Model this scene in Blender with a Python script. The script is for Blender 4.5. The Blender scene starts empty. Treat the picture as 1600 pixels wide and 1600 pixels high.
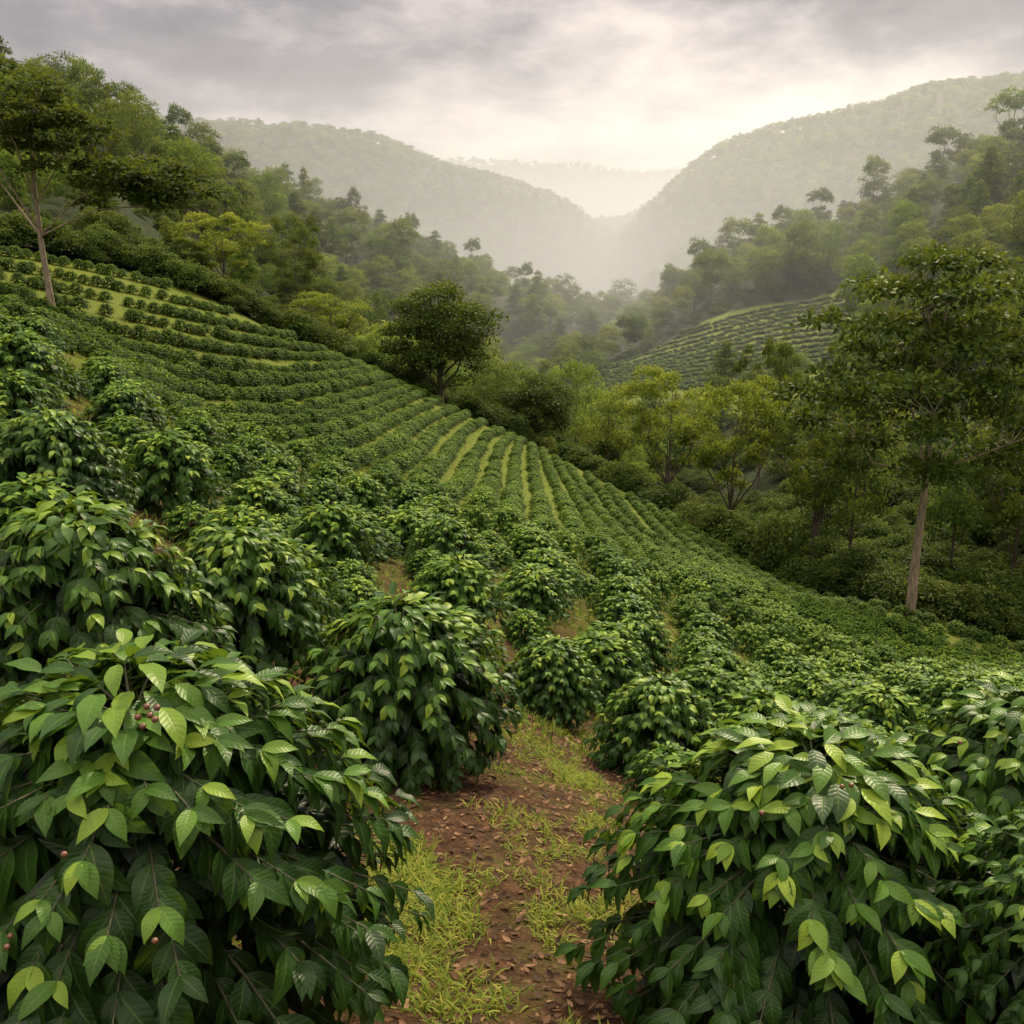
import bpy, bmesh, math, random
import numpy as np
from mathutils import Vector
rng = np.random.default_rng(11); random.seed(11)
scene = bpy.context.scene; COL = scene.collection
PI = math.pi
T = .51; PITCH = math.radians(17.5); cp, sp = math.cos(PITCH), math.sin(PITCH)

# ---------------------------------------------------------------- photogrammetry helpers
def uv(px, py):
    a = (px-800)/800*T; b = (800-py)/800*T; den = cp+b*sp
    return a/den, (-sp+b*cp)/den
def proj(x, y, z):
    f = y*cp - z*sp; up = y*sp + z*cp
    return 800+x/f/T*800, 800-up/f/T*800
def vnoise(x, y, seed=0.):
    x = np.asarray(x, float); y = np.asarray(y, float)
    xi = np.floor(x); yi = np.floor(y); fx = x-xi; fy = y-yi
    fx = fx*fx*(3-2*fx); fy = fy*fy*(3-2*fy)
    def h(a, b):
        s = np.sin(a*127.1+b*311.7+seed*74.7)*43758.5453
        return s-np.floor(s)
    return (h(xi, yi)*(1-fx)+h(xi+1, yi)*fx)*(1-fy)+(h(xi, yi+1)*(1-fx)+h(xi+1, yi+1)*fx)*fy-.5

# ---------------------------------------------------------------- terrain
EDGE = [(0,390,66),(150,420,68),(300,460,72),(530,560,80),(690,630,85),(880,720,82),(1000,780,74),(1100,840,63),(1250,930,55),(1425,960,50),(1600,1010,49)]
VIS = [(740,1600,3.6),(740,1350,5.6),(800,1190,8.3),(640,1190,7.75),(860,1120,12),(390,1060,8.5),(100,840,11),(270,810,15),(40,640,18),
 (430,815,20),(520,895,15),(640,870,20),(720,1010,12.5),(830,965,17),(1010,1210,10),(1200,1090,22),(1330,1150,16),(1560,1210,11),(1500,1110,22),
 (900,850,34),(700,760,38),(560,700,38),(1000,900,34),(1150,940,36),(1300,990,38),(1450,1020,40),(1600,1045,40),(300,640,38),(150,560,34),(60,560,26),(60,480,50),
 (420,600,55),(300,540,55),(150,480,56),(600,640,58),(760,720,60),(900,790,58),(1050,870,50),
 (1300,470,230),(950,570,200),(1000,560,215),(1100,510,230),(1100,590,180),(1250,560,180),(1300,590,160)] + EDGE
UZ = [(-.41,-3.3,3.5),(.32,-3.75,4.0),(.6,-4.1,5),(-.45,-3.44,6)]
HID = [(0,-1,85),(0,9,150),(0,14,220),(150,9.9,200),(150,1,110),(300,3.7,250),(450,-5,280),(560,-13,300),(720,-24,320),(870,-36,300),(930,-45,280),
 (0,5,420),(300,-10,420),(450,-25,420),(560,-35,420),(720,-50,420),(870,-60,420),(930,-62,420),
 (300,-6,100),(300,-2,150),(530,-20,110),(530,-22,170),(530,-17,230),(690,-26,110),(690,-33,150),(690,-30,220),(880,-30,110),(880,-38,150),(880,-42,220),
 (1000,-32,105),(1000,-38,140),(1100,-28,85),(1100,-35,130),(1250,-27,75),(1250,-31,120),(1425,-25,70),(1425,-26,110),(1600,-25,70),(1600,-22,110),
 (1080,-30,290),(1150,-22,300),(1250,-13,310),(1400,-3,310),(1500,4,310),(1600,8,310),(960,-43,280),(1450,-12,200),(1600,-5,200),(1600,-14,150),(1450,-20,150),
 (1150,-45,430),(1250,-40,430),(1400,-30,430),(1600,-20,430),(1050,-55,430),(960,-60,430),
 (1080,-40,600),(1200,-20,600),(1400,10,600),(1600,25,600),(930,-80,650),(930,-62,800),(1000,-22,820),(1080,22,850),(1200,44,850),(1400,70,850),(1600,89,850),
 (1080,-20,1300),(1200,0,1300),(1400,20,1300),(1600,40,1300),
 (150,47,900),(330,50,900),(560,41,900),(700,18,900),(800,1,900),(880,-16,900),(960,-40,930),(0,35,600),(330,8,600),(560,-32,600),(700,-52,600),(860,-75,600),
 (100,20,1300),(330,20,1300),(560,5,1300),(700,-20,1300),(860,-55,1300),(950,-75,1600),(1040,-50,1400),(100,50,2500),(450,50,2500),(740,66,2500),(830,50,2500),(900,60,2500),(980,30,2500),(1060,44,2500),(1500,50,2500),
 (0,0,3900),(800,0,3900),(1600,0,3900)]
cu, cl, ct = [], [], []
for px, py, Y in VIS:
    u, t = uv(px, py); cu.append(u); cl.append(math.log(Y)); ct.append(t)
for u, z, Y in UZ: cu.append(u); cl.append(math.log(Y)); ct.append(z/Y)
for px, z, Y in HID:
    u, _ = uv(px, 450); cu.append(u); cl.append(math.log(Y)); ct.append(z/Y)
cu = np.array(cu)*3; cl = np.array(cl); ct = np.array(ct); n = len(cu)
def kern(r2): return .5*r2*np.log(r2+1e-9)
A = np.zeros((n+3, n+3))
A[:n,:n] = kern((cu[:,None]-cu)**2+(cl[:,None]-cl)**2)+np.eye(n)*.003
Pm = np.stack([np.ones(n), cu, cl], 1); A[:n,n:] = Pm; A[n:,:n] = Pm.T
W = np.linalg.solve(A, np.concatenate([ct, np.zeros(3)]))
NU, NL = 161, 520
GU = np.linspace(-.78, .78, NU); GL = np.linspace(math.log(2.3), math.log(3900), NL)
gu, gl = np.meshgrid(GU*3, GL, indexing='ij'); TG = np.zeros_like(gu)
for i in range(NU):
    r2 = (gu[i][:,None]-cu)**2+(gl[i][:,None]-cl)**2
    TG[i] = kern(r2)@W[:n]+W[n]+W[n+1]*gu[i]+W[n+2]*gl[i]
def tlook(u, l):
    fi = np.clip((u-GU[0])/(GU[1]-GU[0]), 0, NU-1.001); fj = np.clip((l-GL[0])/(GL[1]-GL[0]), 0, NL-1.001)
    i = fi.astype(int); j = fj.astype(int); a = fi-i; b = fj-j
    return (TG[i,j]*(1-a)+TG[i+1,j]*a)*(1-b)+(TG[i,j+1]*(1-a)+TG[i+1,j+1]*a)*b
def height(x, y):
    x = np.asarray(x, float); y = np.asarray(y, float)
    Y = .5*(y+2.6+np.sqrt((y-2.6)**2+.15))
    z = tlook(x/Y, np.log(Y))*Y
    z = z+.10*vnoise(x*.9, y*.9)*np.exp(-Y/40)+.05*vnoise(x*3.1, y*3.1, 3)*np.exp(-Y/12)
    k = np.clip((Y-110)/250, 0, 1)
    z = z+k*(8*vnoise(x/55, y/55, 5)+3*vnoise(x/23, y/23, 6))+np.clip((Y-500)/400,0,1)*12*vnoise(x/140, y/140, 8)
    return z
def hit(px, py, ymax=108):
    u, t = uv(px, py)
    ls = np.linspace(math.log(3), math.log(ymax), 900)
    d = tlook(np.full(900, u), ls)-t
    w = np.nonzero(d >= 0)[0]
    Y = math.exp(ls[w[0]] if len(w) else ls[np.argmax(d)])
    return u*Y, Y
EU = np.array([uv(a, b)[0] for a, b, c in EDGE]); EY = np.array([c for a, b, c in EDGE], float)
def edgeY(u): return np.interp(u, EU, EY)
def clearing(x, y):
    u = x/y; u0 = uv(930, 540)[0]; u1 = uv(1325, 500)[0]
    top = np.interp(u, [u0, uv(1100,510)[0], u1], [203, 229, 233])
    return (u > u0) & (u < u1) & (y > 152) & (y < top)
YG = np.exp(GL); UG2 = np.repeat(GU[:,None], NL, 1); YG2 = np.repeat(YG[None], NU, 0)
HC = np.where(YG2 < edgeY(UG2), np.where(YG2 > 10, .6, 0.), np.where(clearing(UG2*YG2, YG2), .5, 5.))
CM = np.maximum.accumulate(TG+HC/YG2, axis=1)
def seen(x, y, ztop, back):
    i = np.clip(np.round((x/y-GU[0])/(GU[1]-GU[0])), 0, NU-1).astype(int)
    j = np.clip(np.floor((np.log(np.maximum(y-back, 2.5))-GL[0])/(GL[1]-GL[0])), 0, NL-1).astype(int)
    return CM[i, j] < ztop/y

# ---------------------------------------------------------------- mesh helpers
def mk(name, V, F, mat, uvs=None, tint=None, smooth=True):
    me = bpy.data.meshes.new(name)
    V = np.ascontiguousarray(V, np.float32); F = np.ascontiguousarray(F, np.int32)
    me.vertices.add(len(V)); me.vertices.foreach_set('co', V.ravel())
    me.loops.add(F.size); me.loops.foreach_set('vertex_index', F.ravel())
    me.polygons.add(len(F)); me.polygons.foreach_set('loop_start', np.arange(len(F), dtype=np.int32)*F.shape[1])
    me.update(calc_edges=True)
    if smooth: me.polygons.foreach_set('use_smooth', np.ones(len(F), bool))
    if uvs is not None:
        l = me.uv_layers.new(name='UVMap'); l.data.foreach_set('uv', np.ascontiguousarray(uvs[F.ravel()], np.float32).ravel())
    if tint is not None:
        at = me.attributes.new('tint', 'FLOAT', 'POINT'); at.data.foreach_set('value', np.ascontiguousarray(tint, np.float32))
    if mat: me.materials.append(mat)
    return me
def obj(name, me, parent=None):
    o = bpy.data.objects.new(name, me); COL.objects.link(o)
    if parent: o.parent = parent
    return o
def tag(o, label=None, cat=None, group=None, kind=None):
    if label: o['label'] = label
    if cat: o['category'] = cat
    if group: o['group'] = group
    if kind: o['kind'] = kind
    return o
def thing(name, loc, rz, scl, label, cat, group=None):
    o = bpy.data.objects.new(name, None); COL.objects.link(o); o.empty_display_size = .3
    o.location = loc; o.rotation_euler = (0, 0, rz); o.scale = scl
    return tag(o, label, cat, group)
def nrm(a): return a/np.maximum(np.linalg.norm(a, axis=-1, keepdims=True), 1e-9)
def leaf_tmpl(nl, nw, width=.42, fold=.22, droop=.7, wave=.0):
    s = np.linspace(0, 1, nl+1)
    w = width*.5*np.sin(PI*np.clip(s,0,1)**.82)**.85*(1-.55*s**4); w[0] = .012; w[-1] = .004
    th = droop*(s-.15); y = np.concatenate([[0], np.cumsum(np.cos(th[:-1])/nl)]); z = -np.concatenate([[0], np.cumsum(np.sin(th[:-1])/nl)])
    j = np.linspace(-1, 1, nw+1)
    X = w[:,None]*j; Yv = np.repeat(y[:,None], nw+1, 1); Z = z[:,None]+fold*np.abs(X)+wave*np.sin(s*15)[:,None]*np.abs(j)*w[:,None]*3
    V = np.stack([X, Yv, Z], -1).reshape(-1, 3)
    U = np.stack([np.repeat((j[None]+1)/2, nl+1, 0), np.repeat(s[:,None], nw+1, 1)], -1).reshape(-1, 2)
    F = [(a*(nw+1)+b, a*(nw+1)+b+1, (a+1)*(nw+1)+b+1, (a+1)*(nw+1)+b) for a in range(nl) for b in range(nw)]
    return V, np.array(F), U
DIAMOND = (np.array([(0,0,0),(.26,.45,.03),(0,1,-.12),(-.26,.45,.03)]), np.array([(0,1,2,3)]), np.array([(.5,0),(1,.5),(.5,1),(0,.5)]))
def place(tm, pos, d, nn, L, tint):
    V, F, U = tm
    y = nrm(d); x = nrm(np.cross(y, nn)); z = np.cross(x, y)
    R = np.stack([x, y, z], 1)
    P = np.einsum('vk,nkc->nvc', V, R)*np.asarray(L)[:,None,None]+pos[:,None]
    N = len(pos); m = len(V)
    FF = (F[None]+np.arange(N)[:,None,None]*m).reshape(-1, F.shape[1])
    return P.reshape(-1, 3), FF, np.tile(U, (N, 1)), np.repeat(tint, m)
def tube(path, rad, sides=6):
    path = np.asarray(path, float); k = len(path)
    tg = nrm(np.gradient(path, axis=0)); ref = np.array([.31, .95, .07])
    a = nrm(np.cross(tg, ref)); b = np.cross(tg, a)
    an = np.arange(sides)*2*PI/sides
    V = path[:,None]+np.asarray(rad)[:,None,None]*(np.cos(an)[None,:,None]*a[:,None]+np.sin(an)[None,:,None]*b[:,None])
    F = [(i*sides+j, i*sides+(j+1)%sides, (i+1)*sides+(j+1)%sides, (i+1)*sides+j) for i in range(k-1) for j in range(sides)]
    return V.reshape(-1, 3), np.array(F)
def merge(parts):
    V, F, o = [], [], 0
    for v, f in parts: V.append(v); F.append(f+o); o += len(v)
    return np.concatenate(V), np.concatenate(F)

# ---------------------------------------------------------------- materials
def newmat(name):
    m = bpy.data.materials.new(name); m.use_nodes = True; nt = m.node_tree; nt.nodes.clear()
    return m, nt, nt.nodes, nt.links
def ramp(nd, cols):
    r = nd.new('ShaderNodeValToRGB'); e = r.color_ramp.elements
    e[0].position, e[0].color = cols[0][0], (*cols[0][1], 1); e[1].position, e[1].color = cols[-1][0], (*cols[-1][1], 1)
    for p, c in cols[1:-1]:
        x = e.new(p); x.color = (*c, 1)
    return r
def mth(nd, lk, op, a, b=None, clamp=False):
    m = nd.new('ShaderNodeMath'); m.operation = op; m.use_clamp = clamp
    for i, v in enumerate((a, b)):
        if v is None: continue
        if isinstance(v, (int, float)): m.inputs[i].default_value = v
        else: lk.new(v, m.inputs[i])
    return m.outputs[0]
def leafmat(name, cols, rough=.4, transl=.25, tcol=(.2,.3,.03), rnd=.25, veins=False, spec=.5, hue=0.):
    m, nt, nd, lk = newmat(name)
    at = nd.new('ShaderNodeAttribute'); at.attribute_name = 'tint'
    oi = nd.new('ShaderNodeObjectInfo')
    f = mth(nd, lk, 'ADD', at.outputs['Fac'], mth(nd, lk, 'MULTIPLY', mth(nd, lk, 'SUBTRACT', oi.outputs['Random'], .5), rnd))
    r = ramp(nd, cols); lk.new(f, r.inputs[0]); col = r.outputs[0]
    if hue:
        hs = nd.new('ShaderNodeHueSaturation'); fr = mth(nd, lk, 'FRACT', mth(nd, lk, 'MULTIPLY', oi.outputs['Random'], 37.7))
        lk.new(mth(nd, lk, 'ADD', .5-hue*.3, mth(nd, lk, 'MULTIPLY', fr, hue)), hs.inputs['Hue']); lk.new(col, hs.inputs['Color']); col = hs.outputs[0]
    b = nd.new('ShaderNodeBsdfPrincipled'); b.inputs['Roughness'].default_value = rough; b.inputs['Specular IOR Level'].default_value = spec
    if veins:
        uvn = nd.new('ShaderNodeUVMap'); s = nd.new('ShaderNodeSeparateXYZ'); lk.new(uvn.outputs[0], s.inputs[0])
        mid = mth(nd, lk, 'MULTIPLY', mth(nd, lk, 'ABSOLUTE', mth(nd, lk, 'SUBTRACT', s.outputs[0], .5)), 2.)
        ph = mth(nd, lk, 'MULTIPLY', mth(nd, lk, 'SUBTRACT', mth(nd, lk, 'MULTIPLY', s.outputs[1], 8.), mth(nd, lk, 'MULTIPLY', mid, 1.3)), PI)
        q = mth(nd, lk, 'ABSOLUTE', mth(nd, lk, 'SINE', ph))
        rib = mth(nd, lk, 'SUBTRACT', 1., mth(nd, lk, 'MULTIPLY', mid, 9.), True)
        vein = mth(nd, lk, 'SUBTRACT', 1., mth(nd, lk, 'MULTIPLY', q, 6.), True)
        v = mth(nd, lk, 'MAXIMUM', rib, mth(nd, lk, 'MULTIPLY', vein, .5))
        mx = nd.new('ShaderNodeMix'); mx.data_type = 'RGBA'; lk.new(mth(nd, lk, 'MULTIPLY', v, .38), mx.inputs['Factor'])
        lk.new(col, mx.inputs['A']); mx.inputs['B'].default_value = (.15,.24,.05,1); col = mx.outputs['Result']
        bp = nd.new('ShaderNodeBump'); bp.inputs['Strength'].default_value = .22; bp.inputs['Distance'].default_value = .006
        lk.new(mth(nd, lk, 'SUBTRACT', mth(nd, lk, 'POWER', q, .5), mth(nd, lk, 'MULTIPLY', rib, 1.2)), bp.inputs['Height']); lk.new(bp.outputs[0], b.inputs['Normal'])
    lk.new(col, b.inputs['Base Color'])
    tr = nd.new('ShaderNodeBsdfTranslucent'); tm = nd.new('ShaderNodeMix'); tm.data_type = 'RGBA'; tm.inputs['Factor'].default_value = .5
    lk.new(col, tm.inputs['A']); tm.inputs['B'].default_value = (*tcol, 1); lk.new(tm.outputs['Result'], tr.inputs[0])
    ms = nd.new('ShaderNodeMixShader'); ms.inputs[0].default_value = transl
    lk.new(b.outputs[0], ms.inputs[1]); lk.new(tr.outputs[0], ms.inputs[2])
    o = nd.new('ShaderNodeOutputMaterial'); lk.new(ms.outputs[0], o.inputs[0])
    return m
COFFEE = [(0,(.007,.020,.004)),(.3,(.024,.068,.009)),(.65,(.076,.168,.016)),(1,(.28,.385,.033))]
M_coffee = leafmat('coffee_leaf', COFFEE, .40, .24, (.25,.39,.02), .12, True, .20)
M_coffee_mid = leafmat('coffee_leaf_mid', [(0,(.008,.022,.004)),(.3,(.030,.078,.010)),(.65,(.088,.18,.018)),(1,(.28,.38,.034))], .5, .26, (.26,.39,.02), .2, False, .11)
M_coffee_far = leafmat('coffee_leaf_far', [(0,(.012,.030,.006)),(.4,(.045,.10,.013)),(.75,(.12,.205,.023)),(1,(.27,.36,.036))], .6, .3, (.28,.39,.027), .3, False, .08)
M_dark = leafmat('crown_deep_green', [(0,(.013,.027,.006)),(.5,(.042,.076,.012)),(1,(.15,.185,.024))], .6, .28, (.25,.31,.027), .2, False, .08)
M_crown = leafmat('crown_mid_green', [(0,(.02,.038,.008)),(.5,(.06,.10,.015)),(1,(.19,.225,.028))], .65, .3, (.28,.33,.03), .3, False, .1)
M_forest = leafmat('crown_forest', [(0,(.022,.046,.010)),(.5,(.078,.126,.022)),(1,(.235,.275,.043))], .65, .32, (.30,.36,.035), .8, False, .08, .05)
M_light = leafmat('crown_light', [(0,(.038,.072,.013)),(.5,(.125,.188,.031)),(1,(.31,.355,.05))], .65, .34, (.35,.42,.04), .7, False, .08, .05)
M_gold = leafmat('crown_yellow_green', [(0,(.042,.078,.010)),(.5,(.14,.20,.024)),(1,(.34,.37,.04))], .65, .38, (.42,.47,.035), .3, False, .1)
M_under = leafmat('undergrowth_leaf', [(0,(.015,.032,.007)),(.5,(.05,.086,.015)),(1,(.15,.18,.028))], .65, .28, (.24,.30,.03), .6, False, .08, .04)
M_grass = leafmat('grass_blade', [(0,(.05,.105,.012)),(.5,(.16,.235,.026)),(1,(.40,.385,.062))], .6, .4, (.44,.48,.04), .1, False, .12)
M_litter = leafmat('dead_leaf', [(0,(.035,.02,.010)),(.5,(.115,.06,.029)),(1,(.28,.165,.08))], .7, .1, (.25,.15,.065), .1, False, .15)
def barkmat(name, c0, c1):
    m, nt, nd, lk = newmat(name)
    tc = nd.new('ShaderNodeTexCoord'); mp = nd.new('ShaderNodeMapping'); mp.inputs['Scale'].default_value = (5,5,.9); lk.new(tc.outputs['Object'], mp.inputs[0])
    no = nd.new('ShaderNodeTexNoise'); no.inputs['Scale'].default_value = 2.2; no.inputs['Detail'].default_value = 6; lk.new(mp.outputs[0], no.inputs[0])
    r = ramp(nd, [(.3,c0),(.7,c1)]); lk.new(no.outputs[0], r.inputs[0])
    b = nd.new('ShaderNodeBsdfPrincipled'); b.inputs['Roughness'].default_value = .85; lk.new(r.outputs[0], b.inputs['Base Color'])
    bp = nd.new('ShaderNodeBump'); bp.inputs['Strength'].default_value = .6; bp.inputs['Distance'].default_value = .06; lk.new(no.outputs[0], bp.inputs['Height']); lk.new(bp.outputs[0], b.inputs['Normal'])
    o = nd.new('ShaderNodeOutputMaterial'); lk.new(b.outputs[0], o.inputs[0]); return m
M_bark = barkmat('bark_pale', (.15,.115,.08), (.42,.33,.23))
M_barkd = barkmat('bark_dark', (.05,.037,.025), (.16,.12,.085))
M_stem = barkmat('coffee_stem', (.03,.034,.014), (.075,.075,.03))
m, nt, nd, lk = newmat('coffee_cherry'); M_cherry = m
oi = nd.new('ShaderNodeTexNoise'); oi.inputs['Scale'].default_value = 30
r = ramp(nd, [(.35,(.08,.030,.013)),(.7,(.20,.09,.035))]); lk.new(oi.outputs[0], r.inputs[0])
b = nd.new('ShaderNodeBsdfPrincipled'); b.inputs['Roughness'].default_value = .4; lk.new(r.outputs[0], b.inputs['Base Color'])
o = nd.new('ShaderNodeOutputMaterial'); lk.new(b.outputs[0], o.inputs[0])

m, nt, nd, lk = newmat('ground_soil_grass'); M_ground = m
def gnoise(scale, det=5):
    x = nd.new('ShaderNodeTexNoise'); x.inputs['Scale'].default_value = scale; x.inputs['Detail'].default_value = det; x.inputs['Roughness'].default_value = .6
    g = nd.new('ShaderNodeNewGeometry'); lk.new(g.outputs['Position'], x.inputs[0]); return x.outputs[0]
def attr(nm):
    a = nd.new('ShaderNodeAttribute'); a.attribute_name = nm; return a.outputs['Fac']
n1, n2, n3 = gnoise(9), gnoise(1.3), gnoise(35, 3)
soil = ramp(nd, [(.3,(.018,.010,.005)),(.52,(.075,.038,.018)),(.75,(.20,.11,.054))]); lk.new(mth(nd, lk, 'ADD', mth(nd, lk, 'MULTIPLY', n1, .6), mth(nd, lk, 'MULTIPLY', n3, .4)), soil.inputs[0])
grass = ramp(nd, [(.3,(.065,.11,.013)),(.52,(.135,.175,.021)),(.75,(.24,.245,.036))]); lk.new(mth(nd, lk, 'ADD', mth(nd, lk, 'MULTIPLY', n2, .6), mth(nd, lk, 'MULTIPLY', n1, .4)), grass.inputs[0])
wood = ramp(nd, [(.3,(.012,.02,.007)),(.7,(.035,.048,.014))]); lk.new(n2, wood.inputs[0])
mx = nd.new('ShaderNodeMix'); mx.data_type = 'RGBA'
sf = mth(nd, lk, 'ADD', attr('soil'), mth(nd, lk, 'MULTIPLY', mth(nd, lk, 'SUBTRACT', n2, .5), 2.2), True)
lk.new(sf, mx.inputs['Factor']); lk.new(grass.outputs[0], mx.inputs['A']); lk.new(soil.outputs[0], mx.inputs['B'])
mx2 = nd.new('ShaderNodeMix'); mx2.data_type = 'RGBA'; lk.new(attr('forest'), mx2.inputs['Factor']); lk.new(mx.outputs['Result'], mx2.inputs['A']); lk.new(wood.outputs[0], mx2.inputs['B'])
b = nd.new('ShaderNodeBsdfPrincipled'); b.inputs['Roughness'].default_value = .9; b.inputs['Specular IOR Level'].default_value = .1; lk.new(mx2.outputs['Result'], b.inputs['Base Color'])
bp = nd.new('ShaderNodeBump'); bp.inputs['Strength'].default_value = 1.; bp.inputs['Distance'].default_value = .09
lk.new(mth(nd, lk, 'ADD', n1, mth(nd, lk, 'MULTIPLY', n3, .6)), bp.inputs['Height']); lk.new(bp.outputs[0], b.inputs['Normal'])
o = nd.new('ShaderNodeOutputMaterial'); lk.new(b.outputs[0], o.inputs[0])

# ---------------------------------------------------------------- ground sheet
ys = np.concatenate([np.linspace(-8, 3, 34), np.geomspace(3.08, 3850, 430)])
ss = np.linspace(-1, 1, 321)
Yg = np.repeat(ys[:,None], len(ss), 1); Xg = ss[None]*(.78*(np.maximum(ys,0)+11))[:,None]
Zg = height(Xg, Yg)
V = np.stack([Xg, Yg, Zg], -1).reshape(-1, 3); nc = len(ss)
ii, jj = np.meshgrid(np.arange(len(ys)-1), np.arange(nc-1), indexing='ij'); k = (ii*nc+jj).ravel()
me = mk('ground', V, np.stack([k, k+1, k+nc+1, k+nc], 1), M_ground)
ug = V[:,0]/np.maximum(V[:,1], 2.)
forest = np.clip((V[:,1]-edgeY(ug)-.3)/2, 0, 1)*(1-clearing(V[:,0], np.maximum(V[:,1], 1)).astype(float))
PATH = np.array([(-.17,3.0),(-.2,4.2),(-.25,5.6),(.05,7.0),(.35,8.4),(.64,9.6)])
def pathd(x, y):
    d = np.full(np.shape(x), 1e9)
    for (a, b2), (c, e) in zip(PATH[:-1], PATH[1:]):
        vx, vy = c-a, e-b2; q = np.clip(((x-a)*vx+(y-b2)*vy)/(vx*vx+vy*vy), 0, 1)
        d = np.minimum(d, np.hypot(x-a-q*vx, y-b2-q*vy))
    return d
soilw = np.clip(1.36-V[:,1]/28, .02, 1.05)-.14*np.exp(-(pathd(V[:,0]-.4, V[:,1])/.35)**2)
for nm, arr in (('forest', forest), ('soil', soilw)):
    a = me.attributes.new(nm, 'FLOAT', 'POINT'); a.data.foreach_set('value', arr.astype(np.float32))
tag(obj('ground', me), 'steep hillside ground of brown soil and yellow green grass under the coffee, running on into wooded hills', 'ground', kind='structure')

# ---------------------------------------------------------------- coffee bushes
BH, BR = 1.75, 1.15
def bush(seed, nbr, pairs, leafL, tm, mat, inner, stems=True, apex=34):
    rs = np.random.default_rng(seed)
    pos, dr, nn, L, tn, tubes = [], [], [], [], [], []
    up = np.array([0,0,1.])
    for i in range(nbr):
        f = ((i+.5)/nbr)**.82; az = i*2.39996+rs.uniform(-.3,.3)
        out = np.array([math.cos(az), math.sin(az), 0]); perp = np.array([-out[1], out[0], 0])
        h0 = BH*(.22+.58*f)*rs.uniform(.96,1.03); ln = max(.24, (1-f**2.3)**.56*(.72+.28*min(1, f*3.2)))*rs.uniform(.92,1.01)
        if rs.random() < .03: ln *= 1.1
        e = math.radians(8+56*f**2.6); dp = .36*(1-.4*f)*rs.uniform(.85,1.2)
        def P(s): return np.array([0,0,h0])+out*ln*s*math.cos(e)+up*(ln*s*math.sin(e)-dp*ln*s*s)
        tubes.append((np.array([P(0),P(.35),P(.7),P(1)]), [.009,.007,.005,.0025]))
        hang = .95-.5*f
        for kx in range(pairs):
            s = (.40 if f < .8 else .12)+(.60 if f < .8 else .88)*(kx+.5)/pairs+rs.uniform(-.03,.03)
            tg = nrm(P(s+.03)-P(s))
            for sd in (-1, 1):
                if rs.random() < .06: continue
                d = .35*tg+.3*out+sd*rs.uniform(.2,.6)*perp-up*(hang*rs.uniform(.7,1.3))+.10*rs.normal(size=3)
                pos.append(P(s)); dr.append(d); nn.append(up*.55+out*.8+.15*rs.normal(size=3)); L.append(leafL*rs.uniform(.72,1.2)*(1-.2*(s>.93)))
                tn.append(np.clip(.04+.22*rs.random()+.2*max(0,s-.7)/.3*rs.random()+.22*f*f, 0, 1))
        tg = nrm(P(1)-P(.93))
        for sd in (-1, 1, -.5, .5)[:2+2*(rs.random()<.6)]:
            d = .7*tg+.2*out+sd*.55*perp+up*rs.uniform(-.8,.05)
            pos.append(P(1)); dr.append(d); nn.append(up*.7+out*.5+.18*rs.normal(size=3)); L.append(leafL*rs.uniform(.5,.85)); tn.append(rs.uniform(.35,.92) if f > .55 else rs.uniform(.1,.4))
    for i in range(apex):                                   # leafy shoots closing the top of the dome
        az = i*2.39996; out = np.array([math.cos(az), math.sin(az), 0]); rr = .42*math.sqrt((i+.5)/apex)
        pos.append(out*rr*.75+up*BH*(.93-.30*rr*rr+rs.uniform(-.03,.03))); dr.append(out*.9+up*rs.uniform(-.35,.18)+.25*rs.normal(size=3)); nn.append(up+out*.3+.15*rs.normal(size=3))
        L.append(leafL*rs.uniform(.7,1.1)); tn.append(rs.uniform(.2,.9))
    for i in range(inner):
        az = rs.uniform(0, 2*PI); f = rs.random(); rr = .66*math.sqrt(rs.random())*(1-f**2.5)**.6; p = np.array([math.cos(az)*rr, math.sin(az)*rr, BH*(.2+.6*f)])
        pos.append(p); dr.append(np.array([math.cos(az), math.sin(az), -.5])+.5*rs.normal(size=3)); nn.append(up+.5*rs.normal(size=3)); L.append(leafL*1.25); tn.append(.02)  # inner leaves get the darkest tint, shade inside the bush put into colour
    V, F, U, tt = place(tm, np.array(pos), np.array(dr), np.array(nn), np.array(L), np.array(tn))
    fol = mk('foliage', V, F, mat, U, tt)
    parts = [tube(np.array([(0,0,-.35),(.02,0,.3),(0,.02,.8),(0,0,BH*.78)]), [.045,.04,.025,.008], 6)]
    for q in range(3):
        a = rs.uniform(0, 6.28); parts.append(tube(np.array([(.03*math.cos(a),.03*math.sin(a),-.3),(.14*math.cos(a),.14*math.sin(a),.4),(.3*math.cos(a),.3*math.sin(a),1.0)]), [.03,.025,.01], 5))
    if stems:
        for pth, rd in tubes: parts.append(tube(pth, rd, 4))
    V, F = merge(parts)
    return fol, mk('stem', V, F, M_stem)
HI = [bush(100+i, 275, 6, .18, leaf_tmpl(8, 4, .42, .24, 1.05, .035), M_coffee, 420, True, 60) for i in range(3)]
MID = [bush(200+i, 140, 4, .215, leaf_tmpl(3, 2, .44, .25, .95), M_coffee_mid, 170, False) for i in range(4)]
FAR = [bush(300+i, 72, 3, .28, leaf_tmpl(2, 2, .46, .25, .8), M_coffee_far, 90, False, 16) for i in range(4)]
far_obj = [None]*4
def put_bush(x, y, h, r, lod, var, label, group=None, z=None):
    z = float(height(x, y)) if z is None else z
    s = r/BR*rng.uniform(.97,1.03)
    t = thing('coffee_bush', (x, y, z), rng.uniform(0, 2*PI), (s, s, h/BH), label, 'coffee bush', group)
    fo, st = (HI, MID, FAR)[lod][var]
    f = obj('foliage', fo, t); obj('stem', st, t)
    if lod == 2 and far_obj[var] is None: far_obj[var] = f
    return t
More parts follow.
